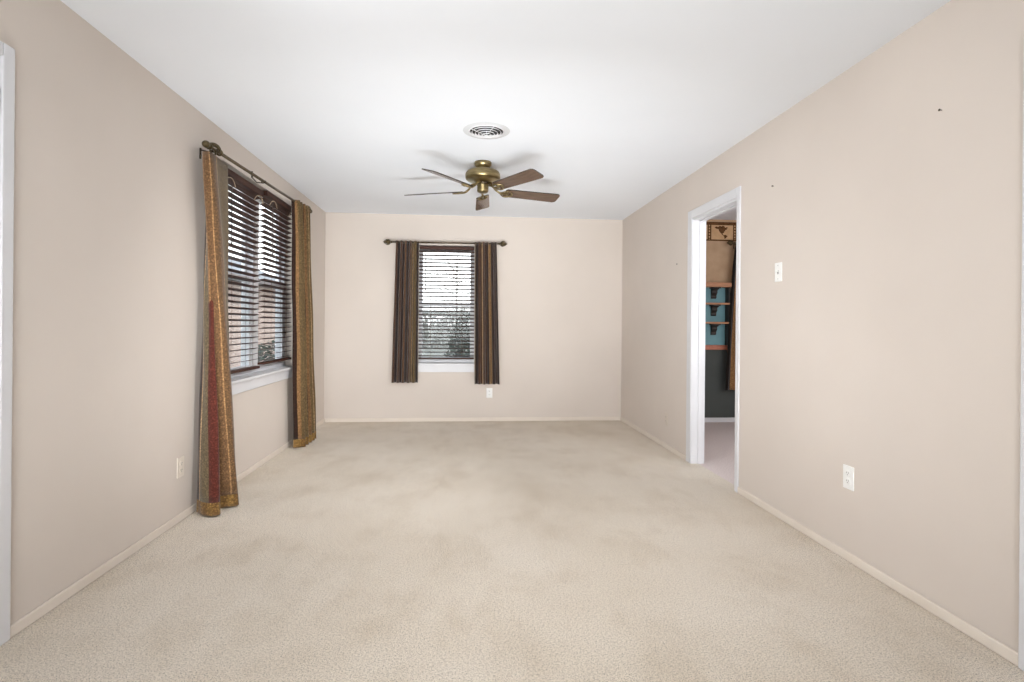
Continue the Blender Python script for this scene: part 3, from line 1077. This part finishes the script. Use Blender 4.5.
link('back_panel', loc_box(shx0, shx1, SY1 - 0.012, SY1 - 0.001, 0.930, 1.62), M['teal'], sh)
link('side_panel', loc_box(shx1, shx1 + 0.022, SY1 - 0.10, SY1 - 0.001, 0.930, 1.62, 0.002), M['bracket'], sh)
for z0_, dd in ((1.620, 0.13), (1.412, 0.11), (1.184, 0.11)):
    link('shelf_board', loc_box(shx0, shx1 + 0.02, SY1 - dd, SY1 - 0.001, z0_, z0_ + (0.052 if z0_ > 1.6 else 0.022), 0.004), M['shelf'], sh)
for z0_ in (1.620, 1.412, 1.184):
    for bx_ in (2.60, 2.955):
        bm = bmesh.new()
        y_ = SY1 - 0.012 - oy
        zt_ = z0_ - oz
        # top arm, back leg and an S scroll between them, sawn from thick board
        prof = [(0, 0), (-0.088, 0), (-0.092, -0.016), (-0.074, -0.030), (-0.058, -0.026), (-0.048, -0.044), (-0.050, -0.066), (-0.034, -0.082), (-0.022, -0.098), (-0.024, -0.120), (-0.010, -0.134), (0, -0.134)]
        va = [bm.verts.new((bx_ - ox - 0.030, y_ + a, zt_ + b)) for a, b in prof]
        vb = [bm.verts.new((bx_ - ox + 0.030, y_ + a, zt_ + b)) for a, b in prof]
        bm.faces.new(va)
        bm.faces.new(vb[::-1])
        for i in range(len(prof)):
            j = (i + 1) % len(prof)
            bm.faces.new((va[i], vb[i], vb[j], va[j]))
        box(bm, bx_ - ox - 0.048, bx_ - ox + 0.048, y_ - 0.096, y_, zt_ - 0.016, zt_ - 0.0005)
        bmesh.ops.recalc_face_normals(bm, faces=bm.faces[:])
        link('bracket', bm, M['bracket'], sh)

make_rod('curtain_rod', 'dark curtain rod in the side room seen through the doorway', (3.175, SY1 - 0.085, 2.150), (4.40, SY1 - 0.085, 2.150), (0, 0.085, 0), ((0.03, -1), (0.97, -1)), 0.9)
side_w = lambda s, d, z: (s, SY1 - d, z)
tp, bt_ = gather(3.190, 3.50, 3.062, 3.46, 4, 0.016, 0.024, 0.10, 0.110, 0.3)
make_curtain('window_curtain', 'brown patterned curtain with a black edge hanging in the side room', tp, bt_, 2.164, 0.40, [M['cloth_side']], side_w, (3.3, SY1 - 0.09, 0.4), curve=0.6)

# ------------------------------------------------------------------ outside
struct(link('ground', bxm(-300, 300, -60, 700, -0.75, -0.55), M['grass']))


def leaf_cloud(bm, c, rad, n, size, seed):
    rnd = random.Random(seed)
    for _ in range(n):
        while True:
            p = Vector((rnd.uniform(-1, 1), rnd.uniform(-1, 1), rnd.uniform(-1, 1)))
            if 0.35 < p.length < 1:
                break
        p = Vector((c[0] + p.x * rad[0], c[1] + p.y * rad[1], c[2] + p.z * rad[2]))
        u = Vector((rnd.uniform(-1, 1), rnd.uniform(-1, 1), rnd.uniform(-0.4, 1))).normalized()
        v = u.cross(Vector((rnd.uniform(-1, 1), rnd.uniform(-1, 1), rnd.uniform(-1, 1)))).normalized()
        s = size * rnd.uniform(0.6, 1.2)
        q = [p - u * s, p + v * s * 0.45, p + u * s, p - v * s * 0.45]
        bm.faces.new([bm.verts.new(x) for x in q])


def shrub(label, x, y, r, h, seed, group):
    t = thing('shrub', label, 'shrub', (x, y, -0.55), 0, group)
    bm = bmesh.new()
    leaf_cloud(bm, (0, 0, h * 0.56), (r, r, h * 0.46), 1500, 0.055, seed)
    link('foliage', bm, M['leaf'], t)
    bm = bmesh.new()
    rnd = random.Random(seed + 5)
    for _ in range(7):
        a = rnd.uniform(0, 2 * PI)
        tube(bm, [(0.04 * math.cos(a), 0.04 * math.sin(a), 0), (0.3 * r * math.cos(a), 0.3 * r * math.sin(a), h * 0.3), (0.7 * r * math.cos(a), 0.7 * r * math.sin(a), h * 0.75)], [0.018, 0.012, 0.005], 6)
    link('stem', bm, M['bark'], t)
    return t


def bare_tree(label, x, y, h, seed, group):
    t = thing('bare_tree', label, 'tree', (x, y, -0.55), 0, group)
    rnd = random.Random(seed)
    bm = bmesh.new()
    tube(bm, [(0, 0, 0), (0.05, 0.02, h * 0.25), (-0.03, 0.04, h * 0.5), (0.06, 0, h * 0.95)], [0.17, 0.13, 0.09, 0.02], 10)
    link('trunk', bm, M['bark'], t, True)
    bm = bmesh.new()
    for i in range(26):
        z0 = h * rnd.uniform(0.22, 0.85)
        a = rnd.uniform(0, 2 * PI)
        ln = h * rnd.uniform(0.16, 0.34) * (1.1 - z0 / h * 0.6)
        p0 = Vector((0, 0, z0))
        p1 = p0 + Vector((math.cos(a), math.sin(a), 0.7)) * ln * 0.5
        p2 = p0 + Vector((math.cos(a + 0.2), math.sin(a + 0.2), 1.1)) * ln
        tube(bm, [p0, p1, p2], [0.045, 0.028, 0.008], 6)
        for q in range(5):
            b = a + rnd.uniform(-1.2, 1.2)
            s0 = p1.lerp(p2, rnd.random())
            tube(bm, [s0, s0 + Vector((math.cos(b), math.sin(b), rnd.uniform(0.3, 1.2))) * ln * 0.45], [0.014, 0.004], 5)
    link('branches', bm, M['bark'], t)
    return t


shrub('dark evergreen shrub outside behind the far window blind', 0.03, 8.6, 0.36, 1.85, 3, 'shrubs outside')
shrub('dark evergreen shrub outside behind the left window blinds', -4.3, 12.6, 0.7, 1.3, 4, 'shrubs outside')
for i, (x, y, h, lb) in enumerate(((-7.0, 46.0, 8.0, 'bare tree at the left of the row far outside the back window'), (-0.9, 50.0, 8.0, 'bare tree in the middle of the row far outside the back window'),
                                   (5.5, 47.0, 8.0, 'bare tree at the right of the row far outside the back window'))):
    bare_tree(lb, x, y, h, 20 + i, 'bare trees outside')

# clipped hedge row across the far end of the yard
hd = thing('hedge_row', 'long dry grey-green hedge far outside the back window', 'hedge', (-1.0, 38.0, -0.55))
bm = bmesh.new()
rnd = random.Random(11)
for _ in range(7000):
    p = Vector((rnd.uniform(-9, 9), rnd.choice((-1, 1, rnd.uniform(-1, 1))) * 0.5, rnd.uniform(0.05, 2.5)))
    if rnd.random() < 0.3:
        p.z = 2.5 + rnd.uniform(-0.1, 0.12)
    u = Vector((rnd.uniform(-1, 1), rnd.uniform(-1, 1), rnd.uniform(-1, 1))).normalized()
    v = u.cross(Vector((rnd.uniform(-1, 1), rnd.uniform(-1, 1), rnd.uniform(-1, 1)))).normalized()
    q = [p - u * 0.14, p + v * 0.09, p + u * 0.14, p - v * 0.09]
    bm.faces.new([bm.verts.new(x) for x in q])
link('foliage', bm, M['dry_leaf'], hd)
bm = bmesh.new()
for i in range(19):
    x = -9 + i
    tube(bm, [(x, 0, 0), (x + 0.1, 0.05, 1.2), (x - 0.1, 0, 2.3)], [0.05, 0.035, 0.012], 6)
link('stem', bm, M['bark'], hd)

# neighbouring pink brick house beyond the left window
hs = thing('neighbor_house', 'pale pink brick house outside beyond the left window', 'house', (-9.6, 15.5, -0.55))
link('wall', bxm(-4, 4, -3, 3, 0, 2.7), M['brick'], hs)
bm = bmesh.new()
rp = [(-4.4, 2.7), (4.4, 2.7), (0, 4.6)]
va = [bm.verts.new((x, -3.4, z)) for x, z in rp]
vb = [bm.verts.new((x, 3.4, z)) for x, z in rp]
bm.faces.new(va)
bm.faces.new(vb[::-1])
for i in range(3):
    j = (i + 1) % 3
    bm.faces.new((va[i], vb[i], vb[j], va[j]))
bmesh.ops.recalc_face_normals(bm, faces=bm.faces[:])
link('roof', bm, M['roof'], hs)
for cx in (-2.2, 0.4, 2.4):
    wf = link('window', bxm(cx - 0.5, cx + 0.5, -3.05, -2.98, 0.9, 2.1, 0.01), M['white'], hs)
    link('pane', bxm(cx - 0.42, cx + 0.42, -3.07, -3.04, 0.98, 2.02), M['dark_pane'], wf)
